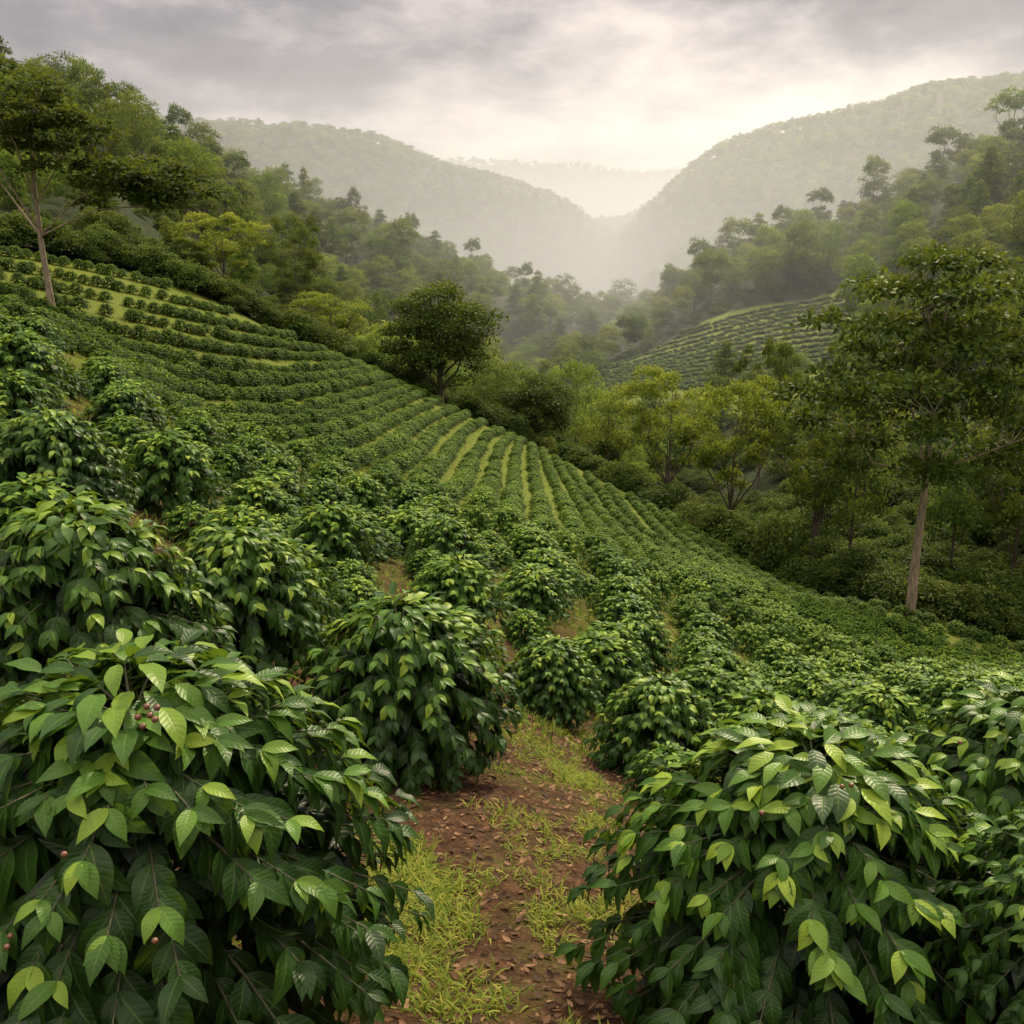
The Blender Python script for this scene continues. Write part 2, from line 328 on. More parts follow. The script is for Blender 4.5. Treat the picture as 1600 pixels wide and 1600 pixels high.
HERO = [
 ('u',-.425,3.45,1.70,1.38,'largest coffee bush in the bottom left corner with brown cherries and veined leaves'),
 ('u',.345,3.95,1.54,1.26,'broad coffee bush in the bottom right foreground with bright green tips'),
 ('u',.59,4.8,1.55,1.12,'coffee bush at the right edge, tucked behind the broad foreground bush'),
 ('u',.68,3.3,.95,.7,'low coffee bush cut off by the bottom right corner'),
 (630,1190,7.75,1.64,1.2,'domed coffee bush standing alone at the head of the bare soil path'),
 (390,1060,8.5,1.58,1.05,'coffee bush left of and just behind the domed bush by the path'),
 ('u',-.465,6.0,1.68,1.1,'tall coffee bush at the left edge directly behind the corner bush'),
 (860,1120,12,1.2,.86,'small round coffee bush at the far end of the path, on a short bare stem'),
 (1025,1220,10,1.3,.95,'coffee bush right of the path end, in front of the right slope'),
 (100,840,11,1.55,1.05,'coffee bush at the left edge, third back from the bottom corner'),
 (270,810,15,1.45,1.08,'rounded coffee bush one step up the left slope from the left edge bush'),
 (715,1000,13.5,1.2,1.0,'coffee bush right behind the domed bush by the path'),
 (520,895,15,1.2,1.0,'coffee bush behind and between the two bushes left of the path'),
 (430,815,20,1.15,1.1,'wide low coffee bush on the middle of the left slope'),
 (640,870,20,1.1,1.05,'coffee bush of the middle slope above the domed bush by the path'),
 (830,965,17,1.05,1.0,'coffee bush behind the small round bush at the end of the path'),
 (1560,1210,11,1.1,1.0,'coffee bush at the right edge above the foreground bushes'),
 (1330,1150,16,1.05,1.05,'coffee bush on the right slope just above the broad foreground bush'),
 (40,640,18,1.45,1.15,'coffee bush high on the left edge, below the tall forked tree'),
 (200,690,20,1.3,1.1,'coffee bush on the upper left slope beside the left edge bushes'),
 (950,1040,16,1.0,.95,'coffee bush just right of the small round bush, farther down'),
]
bm = bmesh.new(); bmesh.ops.create_icosphere(bm, subdivisions=2, radius=.0085)
for v in bm.verts: v.co.z *= 1.18
cherry_me = bpy.data.meshes.new('coffee_cherry'); bm.to_mesh(cherry_me); bm.free(); cherry_me.materials.append(M_cherry)
for p in cherry_me.polygons: p.use_smooth = True
taken = []
for i, (a, b_, Y, h, r, lab) in enumerate(HERO):
    u = b_ if a == 'u' else uv(a, b_)[0]
    x = u*Y; lod = 0 if Y < 12.2 else 1
    t = put_bush(x, Y, h, r, lod, i % (3 if lod == 0 else 4), lab); taken.append((x, Y, r*1.1 if Y < 14 else r))
    if i < 2:
        spots = [(228,1120,2.5,6),(242,1470,2.42,1),(100,1335,2.45,1),(18,1478,2.55,2)] if i == 0 else [(1325,1230,3.05,2),(1190,1270,3.0,1),(1500,1160,3.4,1)]
        t.rotation_euler = (0, 0, 0)
        for px, py, Yc, cnt in spots:
            uu, tt = uv(px, py); rs = np.random.default_rng(px)
            for q in range(cnt):
                c = obj('coffee_cherry', cherry_me, t); of = rs.normal(size=3)*.014 if cnt > 1 else np.zeros(3)
                c.location = ((uu*Yc+of[0]-t.location.x)/t.scale.x, (Yc+of[1]-t.location.y)/t.scale.y, (tt*Yc+of[2]-t.location.z)/t.scale.z)

LOW = np.array([(-60,500),(60,520),(180,610),(330,690),(520,730),(620,760),(720,790),(800,830),(900,860),(1000,900),(1120,950),(1300,1030),(1500,1080),(1750,1120)], float)
cand = []
for _ in range(40000):
    Y = math.sqrt(rng.uniform(8.5**2, 50**2)); u = rng.uniform(-.66,.66); cand.append((u*Y, Y))
cand.sort(key=lambda c: c[1]+rng.uniform(0, 3))
zc = height([c[0] for c in cand], [c[1] for c in cand])
pts = list(taken); fill = []
for ps in range(2):                                         # full-grown bushes first, then young ones in the nearer gaps
    for (x, y), z in zip(cand, zc):
        if ps and y > 24: continue
        px, py = proj(x, y, z)
        if py < np.interp(px, LOW[:,0], LOW[:,1])+6: continue
        if float(pathd(np.array(x), np.array(y))) < (1.25 if y < 8.4 else .9): continue
        r = .90+.18*float(vnoise(x*.7, y*.7, 9))
        if y > 26: r *= .9
        if ps: r = .5
        ok = True
        for (a, b_, c) in pts:
            if abs(a-x) < 2.4 and abs(b_-y) < 2.4 and (a-x)**2+(b_-y)**2 < ((.88 if ps else 1.0)*(r+c))**2: ok = False; break
        if ok: pts.append((x, y, r)); fill.append((x, y, r*1.06, r*rng.uniform(1.18,1.34), 0))
ROWS = [[(-60,392),(60,408),(180,432),(260,452)],[(-60,440),(120,470),(280,505),(420,535),(490,548)],[(60,520),(200,560),(330,585),(450,592),(570,580)],
 [(180,610),(320,640),(440,645),(540,620),(625,598)],[(330,690),(450,690),(550,665),(620,630),(660,610)],[(520,730),(590,705),(650,660),(700,640)],
 [(620,760),(670,720),(700,680),(740,655)],[(720,790),(745,740),(765,690),(790,680)],[(800,830),(805,780),(805,730),(815,690)],[(900,860),(880,800),(860,750),(845,708)],
 [(1000,900),(955,840),(915,780),(880,728)],[(1120,950),(1050,880),(990,820),(950,765)],[(1300,1030),(1200,950),(1120,890),(1030,800)],
 [(1500,1080),(1350,1000),(1230,935),(1120,855)],[(1750,1120),(1560,1050),(1400,990),(1250,935)],[(1750,1060),(1650,1030),(1500,990),(1390,955)]]
def resample(pl, n):
    pl = np.array(pl, float); d = np.concatenate([[0], np.cumsum(np.linalg.norm(np.diff(pl, axis=0), axis=1))])
    q = np.linspace(0, d[-1], n); return np.stack([np.interp(q, d, pl[:,0]), np.interp(q, d, pl[:,1])], 1)
RS = [resample(r_, 14) for r_ in ROWS]
par = [0,.42,.84,1.2,1.55,1.92,2.32,2.75,3.2,3.68,4.15,4.65,5.2,5.75,6.3,6.85,7.4,7.95,8.5,9.05,9.6,10.1,10.55,11.0,11.4,11.75,12.1,12.42,12.72,13.02,13.32,13.62,13.95,14.35,14.85]
rows = []
for pv_ in par:
    a = int(pv_); rows.append((pv_, RS[a]+(RS[a+1]-RS[a])*(pv_-a)))
for ra, rw in rows:
    w = np.array([hit(px, py) for px, py in rw])
    w = w[np.concatenate([[True], np.linalg.norm(np.diff(w, axis=0), axis=1) < 14])]
    if len(w) < 3: continue
    ln = np.linalg.norm(np.diff(w, axis=0), axis=1).sum()
    for x, y in resample(w, max(2, int(ln/.66))):
        gro = float(np.clip(1+(58-y)*.022, 1., 1.6 if ra > 10.3 else 1.14))
        x += rng.normal()*.08; y += rng.normal()*.08
        if y > edgeY(x/y)+3: continue
        md = (.50*gro)**2
        if any(abs(a-x) < .9 and abs(b_-y) < .9 and (a-x)**2+(b_-y)**2 < md for a, b_, c in pts): continue
        lf = ra < 3.
        r = (rng.uniform(.48,.66) if lf else rng.uniform(.42,.56))*gro; pts.append((x, y, r)); fill.append((x, y, r, r*(rng.uniform(1.05,1.35) if lf else rng.uniform(.98,1.25)), 1))
FQ = np.array(fill); zf = height(FQ[:,0], FQ[:,1])
vis = seen(FQ[:,0], FQ[:,1], zf+FQ[:,3], 1.2) & (np.abs(proj(FQ[:,0], FQ[:,1], zf)[0]-800) < 840)
order = np.argsort(np.where(vis, 0, 1000)-FQ[:,3]/FQ[:,1]); NIND = 300-len(HERO)
stuffp = []
for i, q in enumerate(order):
    x, y, r, h, row = FQ[q]; z = float(zf[q])
    forced = i >= NIND and None in far_obj
    if i < NIND or forced:
        px, py = proj(x, y, z)
        side = 'left' if px < 560 else ('middle' if px < 1000 else 'right')
        if row: lab, g = 'small dark green coffee bush standing in the planted rows of the '+side+' field', 'coffee bushes in the '+side+' rows'
        elif y < 16: lab, g = 'leafy coffee bush of the nearer '+side+' slope, between foreground bushes and dense planting', 'nearer coffee bushes of the '+side+' slope'
        else: lab, g = 'rounded coffee bush in the dense planting of the '+side+' slope', 'densely planted coffee bushes of the '+side+' slope'
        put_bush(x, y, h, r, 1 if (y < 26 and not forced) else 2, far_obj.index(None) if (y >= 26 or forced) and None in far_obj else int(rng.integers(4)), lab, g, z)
    else: stuffp.append((x, y, z, r, h))

def scatter(name, P, scl, rz, idx, protos, label, cat):
    me = bpy.data.meshes.new(name); P = np.asarray(P, np.float32); me.vertices.add(len(P)); me.vertices.foreach_set('co', P.ravel())
    rot = np.zeros((len(P), 3), np.float32); rot[:,2] = rz
    a = me.attributes.new('rot', 'FLOAT_VECTOR', 'POINT'); a.data.foreach_set('vector', rot.ravel())
    a = me.attributes.new('scl', 'FLOAT_VECTOR', 'POINT'); a.data.foreach_set('vector', np.asarray(scl, np.float32).ravel())
    a = me.attributes.new('idx', 'INT', 'POINT'); a.data.foreach_set('value', np.asarray(idx, np.int32))
    o = tag(obj(name, me), label, cat, kind='stuff')
    ng = bpy.data.node_groups.new(name, 'GeometryNodeTree'); N, K = ng.nodes, ng.links
    ng.interface.new_socket('Geometry', in_out='INPUT', socket_type='NodeSocketGeometry'); ng.interface.new_socket('Geometry', in_out='OUTPUT', socket_type='NodeSocketGeometry')
    gi, go = N.new('NodeGroupInput'), N.new('NodeGroupOutput'); ip = N.new('GeometryNodeInstanceOnPoints'); jn = N.new('GeometryNodeJoinGeometry')
    for p in protos:
        oi = N.new('GeometryNodeObjectInfo'); oi.inputs['Object'].default_value = p; oi.inputs['As Instance'].default_value = False
        g2 = N.new('GeometryNodeGeometryToInstance'); K.new(oi.outputs['Geometry'], g2.inputs[0]); K.new(g2.outputs[0], jn.inputs[0])
    def na(nm, ty):
        x = N.new('GeometryNodeInputNamedAttribute'); x.data_type = ty; x.inputs['Name'].default_value = nm; return x.outputs['Attribute']
    K.new(gi.outputs[0], ip.inputs['Points']); K.new(jn.outputs[0], ip.inputs['Instance']); ip.inputs['Pick Instance'].default_value = True
    K.new(na('idx','INT'), ip.inputs['Instance Index']); K.new(na('rot','FLOAT_VECTOR'), ip.inputs['Rotation']); K.new(na('scl','FLOAT_VECTOR'), ip.inputs['Scale'])
    K.new(ip.outputs[0], go.inputs[0])
    md = o.modifiers.new('scatter', 'NODES'); md.node_group = ng
    return o
sp_ = np.array(stuffp)
scatter('coffee_rows', sp_[:,:3], np.stack([sp_[:,3]/BR, sp_[:,3]/BR, sp_[:,4]/BH], 1), rng.uniform(0, 6.28, len(sp_)), rng.integers(0, 4, len(sp_)), far_obj,
        'many distant coffee bushes planted in curving contour rows across the far half of the field', 'coffee bushes')
cl_pts = []
for k in range(15):
    f = k/14
    for x, y in [hit(px, py, 245) for px, py in resample([(1330, 468+f*95), (1180, 500+f*85), (925, 565+f*60)], 120)]:
        if clearing(np.array(x), np.array(y)) and y > 150: cl_pts.append((x+rng.normal()*.3, y+rng.normal()*.4))
if cl_pts:
    cq = np.array(cl_pts); zz = height(cq[:,0], cq[:,1]); s = rng.uniform(.55,.8,len(cq))
    scatter('coffee_clearing', np.stack([cq[:,0], cq[:,1], zz], 1), np.stack([s, s, s*.5], 1), rng.uniform(0, 6.28, len(cq)), rng.integers(0, 4, len(cq)), far_obj,
        'hazy rows of coffee on the cleared slope across the valley', 'coffee bushes')

# ---------------------------------------------------------------- trees
def fib(n, rs):
    i = np.arange(n)+.5; ph = np.arccos(1-2*i/n); th = PI*(1+5**.5)*i+rs.uniform(0, 6)
    return np.stack([np.cos(th)*np.sin(ph), np.sin(th)*np.sin(ph), np.cos(ph)], 1)
def clumps(kind, rs):
    def ell(n, c, r, rc, zmin=-1., shell=(.7,1.)):
        d = fib(n, rs); d = d[d[:,2] > zmin]; d = d+rs.normal(size=d.shape)*.12
        k = rs.uniform(*shell, len(d))[:,None]
        return np.concatenate([np.array(c)+d*np.array(r)*k, rs.uniform(*rc, len(d))[:,None]], 1)
    if kind == 'round': return np.concatenate([ell(80, (0,0,.57), (.38,.38,.39), (.075,.11), -.85), ell(18, (0,0,.56), (.2,.2,.22), (.1,.13))])
    if kind == 'umbrella':
        out = []
        for z, R, k in [(.955,.11,5),(.88,.22,9),(.785,.30,12),(.69,.35,13),(.59,.37,12),(.50,.34,7),(.44,.26,3)]:
            a0 = rs.uniform(0, 6.28)
            for i in range(k):
                a = a0+i*2.39996+rs.normal()*.2; q = R*math.sqrt((i+.6)/k)*rs.uniform(.9,1.14)
                out.append((math.cos(a)*q, math.sin(a)*q, z+rs.normal()*.014, rs.uniform(.06,.088)))
        return np.array(out)
    if kind == 'forked':
        return np.concatenate([ell(22, (-.04,0,.87), (.19,.18,.12), (.045,.062), -.7, (.5,1.1)), ell(17, (-.13,.02,.70), (.20,.18,.11), (.045,.06), -.7, (.5,1.1)), ell(13, (.12,-.05,.74), (.17,.14,.1), (.043,.058), -.7, (.5,1.1)),
             ell(24, (.26,.03,.54), (.2,.15,.12), (.045,.062), -.7, (.5,1.1)), ell(11, (.38,.0,.48), (.14,.1,.09), (.043,.056), -.6, (.5,1.1))])
    if kind == 'vase':
        out = []
        for i in range(56):
            z = .36+.60*rs.random()**.8; q = (.08+.34*min(1,(z-.3)/.42))*math.sqrt(rs.uniform(.15,1))*(1 if z < .8 else 1-(z-.8)*2.4); a = rs.uniform(0, 6.28)
            out.append((math.cos(a)*q, math.sin(a)*q, z, rs.uniform(.05,.08)))
        return np.array(out)
    if kind == 'f0': return ell(34, (0,0,.6), (.29,.29,.34), (.085,.12), -.9)
    if kind == 'f1':
        out = []
        for z, R, k in [(.97,.03,2),(.88,.10,5),(.77,.15,7),(.65,.19,8),(.53,.21,8),(.41,.20,6)]:
            for i in range(k):
                a = i*2.39996+rs.uniform(0, 1); q = R*math.sqrt((i+.6)/k)*rs.uniform(.85,1.2); out.append((math.cos(a)*q, math.sin(a)*q, z+rs.normal()*.02, rs.uniform(.06,.085)))
        return np.array(out)
    if kind == 'f2': return np.concatenate([ell(30, (0,0,.79), (.27,.27,.14), (.065,.09), -.5), ell(6, (0,0,.54), (.18,.18,.08), (.06,.08))])
    if kind == 'f3': return np.concatenate([ell(18, (.08,0,.76), (.2,.2,.18), (.075,.10), -.7), ell(16, (-.14,.05,.5), (.2,.2,.15), (.075,.10), -.8), ell(8, (.16,-.08,.46), (.14,.14,.1), (.07,.09))])
    if kind == 's0': return ell(26, (0,0,.42), (.5,.5,.38), (.17,.24), -.7)
    if kind == 's1': return np.concatenate([ell(16, (.1,0,.5), (.36,.3,.36), (.14,.2), -.8), ell(10, (-.3,.1,.3), (.25,.3,.2), (.13,.18), -.8)])
def make_tree(kind, seed, H, per, leaf, mat, bark, fork=None, trunk_r=.018, bare=.3, flat=.72, limb=(.34,.55), rise=(.34,.70)):
    rs = np.random.default_rng(seed); C = clumps(kind, rs)*H
    pos, dd, nn, L, tn = [], [], [], [], []
    z0_, z1_ = C[:,2].min(), C[:,2].max()
    for c in C:
        k = max(12, int(per*rs.uniform(.75,1.2))); rc = c[3]
        d = nrm(rs.normal(size=(k, 3))); d[:,2] = np.where(d[:,2] < -.3, -d[:,2]*.6, d[:,2])
        rr = rs.random(k)**.45*rs.uniform(.75,1.25,k)
        p = c[:3]+d*rr[:,None]*rc*np.array([1.2,1.2,flat]); p[:,2] -= .25*rc*(rr*np.hypot(d[:,0],d[:,1]))**2
        pos.append(p); nn.append(d*.6+np.array([0,0,.6])+rs.normal(size=(k,3))*.4); dd.append(d*.8+rs.normal(size=(k,3))*.6+np.array([0,0,-.25]))
        L.append(leaf*rs.uniform(.7,1.35,k)); tn.append(np.clip(rs.uniform(.0,.34,k)+.40*np.clip(d[:,2]*rr, 0, 1)+.18*(c[2]-z0_)/(z1_-z0_)+rs.uniform(-.17,.17), 0, 1))  # tint lightens towards clump and crown tops, top light put into leaf colour
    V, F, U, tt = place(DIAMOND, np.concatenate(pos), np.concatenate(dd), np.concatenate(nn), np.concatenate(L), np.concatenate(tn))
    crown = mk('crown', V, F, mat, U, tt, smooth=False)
    tr = trunk_r*H; parts = []; top = C[:,2].max()-.06*H; zb = max(bare, .06)*H
    wob = rs.normal(size=(7, 2))*.003*H; zs = np.linspace(0, top, 7); ax = np.stack([np.cumsum(wob[:,0])*.6, np.cumsum(wob[:,1])*.6, zs], 1); ax[0,:2] = 0
    ax = np.concatenate([[[ax[0,0], ax[0,1], -.06*H]], ax]); rad = tr*np.array([1.5,1.25,1,.85,.66,.45,.28,.1])
    def on(z): return np.array([np.interp(z, ax[:,2], ax[:,0]), np.interp(z, ax[:,2], ax[:,1]), z]), np.interp(z, ax[:,2], rad)
    parts.append(tube(ax, rad, 9))
    K_ = max(4, len(C)//8); sel = [int(np.argmax(np.hypot(C[:,0], C[:,1])))]
    while len(sel) < K_:
        dmin = np.min(np.linalg.norm(C[:,None,:3]-C[sel][None,:,:3], axis=2), axis=1); sel.append(int(np.argmax(dmin)))
    limbs = []
    for s_ in sel:
        c = C[s_,:3]; z0 = np.clip(c[2]-rs.uniform(.9,1.5)*math.hypot(c[0], c[1])-.08*H, zb, top*.9)
        if fork: z0 = np.clip(z0, zb, fork*H)
        p0, r0 = on(z0); k1 = np.array([.38,.38,rise[0]]); k2 = np.array([.72,.72,rise[1]])
        w_ = .022*H
        pp = np.array([p0, p0+(c-p0)*k1+rs.normal(size=3)*w_, p0+(c-p0)*k2+rs.normal(size=3)*w_, c]); rb = r0*rs.uniform(*limb)
        parts.append(tube(pp, [rb, rb*.7, rb*.42, rb*.12], 6)); limbs.append((pp, rb))
    for i, c in enumerate(C):
        if i in sel: continue
        best = min(limbs, key=lambda l: np.linalg.norm(l[0][2]-c[:3])); pp, rb = best; q = rs.uniform(.35,.95)
        p0 = pp[1]+(pp[2]-pp[1])*q; p3 = c[:3]; w_ = .01*H
        parts.append(tube(np.array([p0, p0+(p3-p0)*np.array([.4,.4,.5])+rs.normal(size=3)*w_, p3]), [rb*.35, rb*.24, rb*.08], 4))
    V, F = merge(parts)
    Wd = 2*np.percentile(np.hypot(C[:,0], C[:,1])+C[:,3], 92); Ht = (C[:,2]+C[:,3]*.7).max()
    return dict(crown=crown, trunk=mk('trunk', V, F, bark), W=Wd, H=Ht)
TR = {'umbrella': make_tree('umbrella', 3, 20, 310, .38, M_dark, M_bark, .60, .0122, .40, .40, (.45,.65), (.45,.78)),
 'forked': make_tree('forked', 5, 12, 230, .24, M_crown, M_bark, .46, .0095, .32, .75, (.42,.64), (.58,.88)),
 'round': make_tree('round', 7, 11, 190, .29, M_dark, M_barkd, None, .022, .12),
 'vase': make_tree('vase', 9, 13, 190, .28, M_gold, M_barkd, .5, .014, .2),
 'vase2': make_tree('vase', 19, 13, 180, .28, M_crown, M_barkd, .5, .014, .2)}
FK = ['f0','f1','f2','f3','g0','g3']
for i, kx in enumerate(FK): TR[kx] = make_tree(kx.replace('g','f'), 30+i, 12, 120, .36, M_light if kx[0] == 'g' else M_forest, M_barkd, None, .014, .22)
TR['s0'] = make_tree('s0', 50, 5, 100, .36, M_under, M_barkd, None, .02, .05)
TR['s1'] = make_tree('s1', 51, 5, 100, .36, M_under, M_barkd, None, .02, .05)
crown_obj = {}
tree_xy = []; HT = []
def put_tree(kind, x, y, sxy, sz, label, group=None, name='tree', cat='tree', rz=None, z=None):
    z = float(height(x, y)) if z is None else float(z)
    t = thing(name, (x, y, z), rng.uniform(0, 6.28) if rz is None else rz, (sxy, sxy, sz), label, cat, group)
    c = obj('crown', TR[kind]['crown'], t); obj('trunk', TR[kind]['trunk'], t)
    crown_obj.setdefault(kind, c); tree_xy.append((x, y)); return t
def hero(kind, px, Y, top, wpx, label, rz=None, group=None, name='tree', cat='tree', base=None):
    u = uv(px, base or top+100)[0]; x = u*Y; z = float(height(x, Y)); h = uv(px, top)[1]*Y-z
    HT.append((u, Y, wpx/800*T*.42))
    return put_tree(kind, x, Y, wpx/800*T*Y/TR[kind]['W'], max(h, 1.5)/TR[kind]['H'], label, group, name, cat, rz, z)
hero('umbrella', 1422, 50, 368, 490, 'tallest tree at the right, pale bare trunk and wide spreading dark crown', .4, base=960)
hero('forked', 82, 50, 88, 430, 'tall forked tree at the upper left with airy crown and pale trunk', 0, base=485)
hero('round', 688, 84, 437, 190, 'round dark leafy tree alone at the edge of the coffee rows', 0, base=630)
hero('round', 838, 90, 582, 140, 'smaller dark rounded tree just right of the round tree, below the rows', 1., base=700)
hero('vase', 1042, 80, 572, 170, 'yellow green tree at the field edge, left of the two standing near the valley bottom', 0, base=800)
hero('vase', 1138, 68, 585, 185, 'yellow green tree at the field edge, right of the two standing near the valley bottom', 2., base=840)
hero('vase', 355, 84, 330, 140, 'yellow green tree with thin trunks behind the upper left rows', 1., base=480)
hero('vase2', 462, 120, 333, 100, 'slender open tree behind the yellow green one on the left', 2.5, base=430)
hero('vase', 520, 92, 455, 130, 'low bushy yellow green tree at the top end of the rows', .3, base=560)
hero('f3', 290, 82, 375, 100, 'bushy tree at the left field edge beside the yellow green tree', 1.)
hero('vase2', 1195, 100, 525, 105, 'small open tree on the valley bottom right of the far clearing', 0)
hero('g0', 900, 118, 556, 105, 'pale green rounded tree in the valley behind the smaller dark tree', 0)
hero('g3', 950, 92, 600, 110, 'leafy tree at the valley bottom left of the yellow green pair', 0)
hero('vase2', 1265, 64, 590, 150, 'dark leafy tree immediately left of the tallest tree', 1.2, base=900)
hero('f0', 1340, 62, 640, 150, 'dense dark tree behind and left of the tall pale trunk', 2.)
hero('vase2', 1570, 58, 610, 190, 'dark tree at the right edge beside the tallest tree', 3., base=960)
hero('f3', 1500, 60, 680, 150, 'dark tree just right of the tall pale trunk', 1.)
hero('s0', 1215, 60, 800, 130, 'dark shrub at the field edge left of the tall pale trunk', 1., name='shrub', cat='shrub')
hero('s1', 1330, 56, 850, 130, 'dark shrub at the foot of the tall pale trunk, on its left', 1., name='shrub', cat='shrub')
hero('s0', 1530, 54, 880, 150, 'dark shrub at the right edge of the field by the tall trunk', 2., name='shrub', cat='shrub')
hero('s1', 600, 90, 560, 100, 'shrub left of the round dark tree', 0, name='shrub', cat='shrub')
HT = HT[1:13]
for i, (kd, px, Y, top, w, lab) in enumerate([('f2',1150,292,338,66,'umbrella shaped tree on the right ridge'),('f2',1090,285,370,48,'small flat topped tree on the lower right ridge'),('f2',1216,300,319,40,'thin flat topped tree on the right ridge beside the umbrella shaped one'),
   ('f2',1276,305,292,46,'flat topped ridge tree midway up the right skyline'),('f2',1468,290,195,70,'broad flat topped tree high on the right skyline'),('f2',1578,270,135,80,'large dark tree topping the right skyline at the edge'),
   ('f2',1360,300,240,46,'small tree on the right skyline below the broad flat topped one'),('f2',195,180,124,66,'flat topped tree on the left skyline behind the forked tree'),('f2',285,230,160,46,'flat topped tree on the left skyline, rightmost of the two'),
   ('f2',138,160,88,60,'flat topped tree on the left skyline closest to the forked tree'),('f1',480,270,262,30,'narrow tree on the left ridge line'),('f3',560,285,290,34,'narrow tree lower down the left ridge line'),
   ('f2',645,300,330,26,'little flat topped tree on the descending left ridge'),('f2',740,305,370,28,'little flat topped tree low on the descending left ridge'),('f2',822,300,408,26,'lowest little flat topped tree of the left ridge')]):
    hero(kd, px, Y, top, w, lab)
F_ = []
def zone(y0, y1, cell, hmin, hmax):
    ny = int((y1-y0)/cell)
    for a in range(ny):
        y = y0+(a+.5)*cell; nx = int(1.36*y/cell)+1
        xs = (np.arange(nx)-nx/2+rng.uniform(-.45,.45,nx))*cell; yy = y+rng.uniform(-.48,.48,nx)*cell
        for x, q in zip(xs, yy):
            u = x/q
            if q < float(edgeY(u))+3.5 or bool(clearing(np.array(x), np.array(q))): continue
            if q < 125 and any(q < hy+2.5 and abs(u-hu) < hw for hu, hy, hw in HT): continue
            if q < 320 and any(abs(a_-x) < 3. and abs(b_-q) < 3.5 for a_, b_ in tree_xy[:40]): continue
            h = rng.uniform(hmin, hmax)*(.75+.5*(float(vnoise(x/30, q/30, 2))+.5))
            if q < 120 and u > .2: h *= 1.35
            elif q < 130 and u < -.15: h *= .78
            elif 95 < q < 450 and rng.random() < .2: h *= 1.35
            F_.append((x, q, h))
zone(52, 120, 5.2, 4.5, 9.5); zone(120, 210, 6.6, 6, 11); zone(210, 480, 8.2, 7.5, 12); zone(480, 1250, 10, 7.5, 10.5); zone(1250, 2700, 30, 14, 18)
for _ in range(26):
    y = rng.uniform(234, 268); F_.append((rng.uniform(uv(1180,460)[0], uv(1420,460)[0])*y, y, rng.uniform(7,11)))
FA = np.array(F_); zz = height(FA[:,0], FA[:,1])
vs = seen(FA[:,0], FA[:,1], zz+FA[:,2]*.9, 6) & (np.abs(proj(FA[:,0], FA[:,1], zz)[0]-800) < 820)
od = np.argsort(np.where(vs, 0, 1000)-FA[:,2]/FA[:,1]); FA, zz = FA[od], zz[od]
pick = rng.choice(6, len(FA), p=[.20,.20,.14,.18,.13,.15])
NT = 250
for (x, y, h), z, kx in zip(FA[:NT], zz[:NT], pick[:NT]):
    px, py = proj(x, y, z)
    sd, g = ('wooded slope above the left field', 'left') if px < 560 else (('valley wood below the field', 'valley') if px < 1000 else ('dark wood beyond the right field edge', 'right'))
    s = h/12
    put_tree(FK[kx], x, y, s*rng.uniform(.8,1.08), s, 'forest tree with bushy crown in the '+sd, 'forest trees of the '+g+' wood', 'forest_tree', z=z)
R_ = FA[NT:]; s = R_[:,2]/12; sx = s*rng.uniform(.85,1.12,len(s)); sx = np.where(R_[:,1] > 480, sx*1.25, sx)
scatter('far_forest', np.stack([R_[:,0], R_[:,1], zz[NT:]], 1), np.stack([sx, sx, s], 1), rng.uniform(0, 6.28, len(s)), pick[NT:], [crown_obj[k] for k in FK],
        'continuous mixed forest covering the hazy hillsides on both sides of the valley', 'forest')
up_ = []
for _ in range(2200):
    y = math.sqrt(rng.uniform(50**2, 260**2)); x = rng.uniform(-.68,.68)*y
    if y < float(edgeY(x/y))+1.5 or bool(clearing(np.array(x), np.array(y))): continue
    up_.append((x, y))
for _ in range(500):
    y = rng.uniform(50, 100); x = rng.uniform(.15,.66)*y
    if y > float(edgeY(x/y))+1.5: up_.append((x, y))
for u in np.linspace(-.62,.62,150): up_.append((u*(float(edgeY(u))+2.), float(edgeY(u))+2.+rng.uniform(-.8,1.5)))
U_ = np.array(up_); s = rng.uniform(.26,.55,len(U_))
scatter('undergrowth', np.stack([U_[:,0], U_[:,1], height(U_[:,0], U_[:,1])-.1], 1), np.stack([s*1.2, s*1.2, s], 1), rng.uniform(0, 6.28, len(U_)), rng.integers(0, 2, len(U_)), [crown_obj['s0'], crown_obj['s1']],
        'tangled green undergrowth filling the forest floor along the field edge', 'undergrowth')

# ---------------------------------------------------------------- grass and litter
def blades(x, y, per, spread, lo, hi, wd, mat, nm, lab, tlo=.1, thi=.95, nl=3):
    x = np.repeat(x, per)+rng.normal(size=len(x)*per)*spread; y = np.repeat(y, per)+rng.normal(size=len(y)*per)*spread; z = height(x, y)-.01; k = len(x)
    a = rng.uniform(0, 6.28, k); dd = np.stack([np.cos(a)*.6, np.sin(a)*.6, rng.uniform(.4,1.1,k)], 1); nn = np.stack([-np.cos(a), -np.sin(a), np.full(k, .8)], 1)
    V, F, U, tt = place(leaf_tmpl(nl, 1, wd, 0, 1.3), np.stack([x,y,z],1), dd, nn, rng.uniform(lo,hi,k), rng.uniform(tlo,thi,k))
    tag(obj(nm, mk(nm, V, F, mat, U, tt)), lab, 'grass', kind='stuff')
def near_pts(n, spread, y1):
    y = rng.uniform(2.6, y1, n); x = np.interp(y, PATH[:,1], PATH[:,0])+rng.normal(size=n)*spread
    return x, y
x, y = near_pts(2800, .8, 11.5); keep = vnoise(x*1.5, y*1.5, 21)+.5*vnoise(x*4, y*4, 22) > .31; gx_, gy_ = list(x[keep]), list(y[keep])
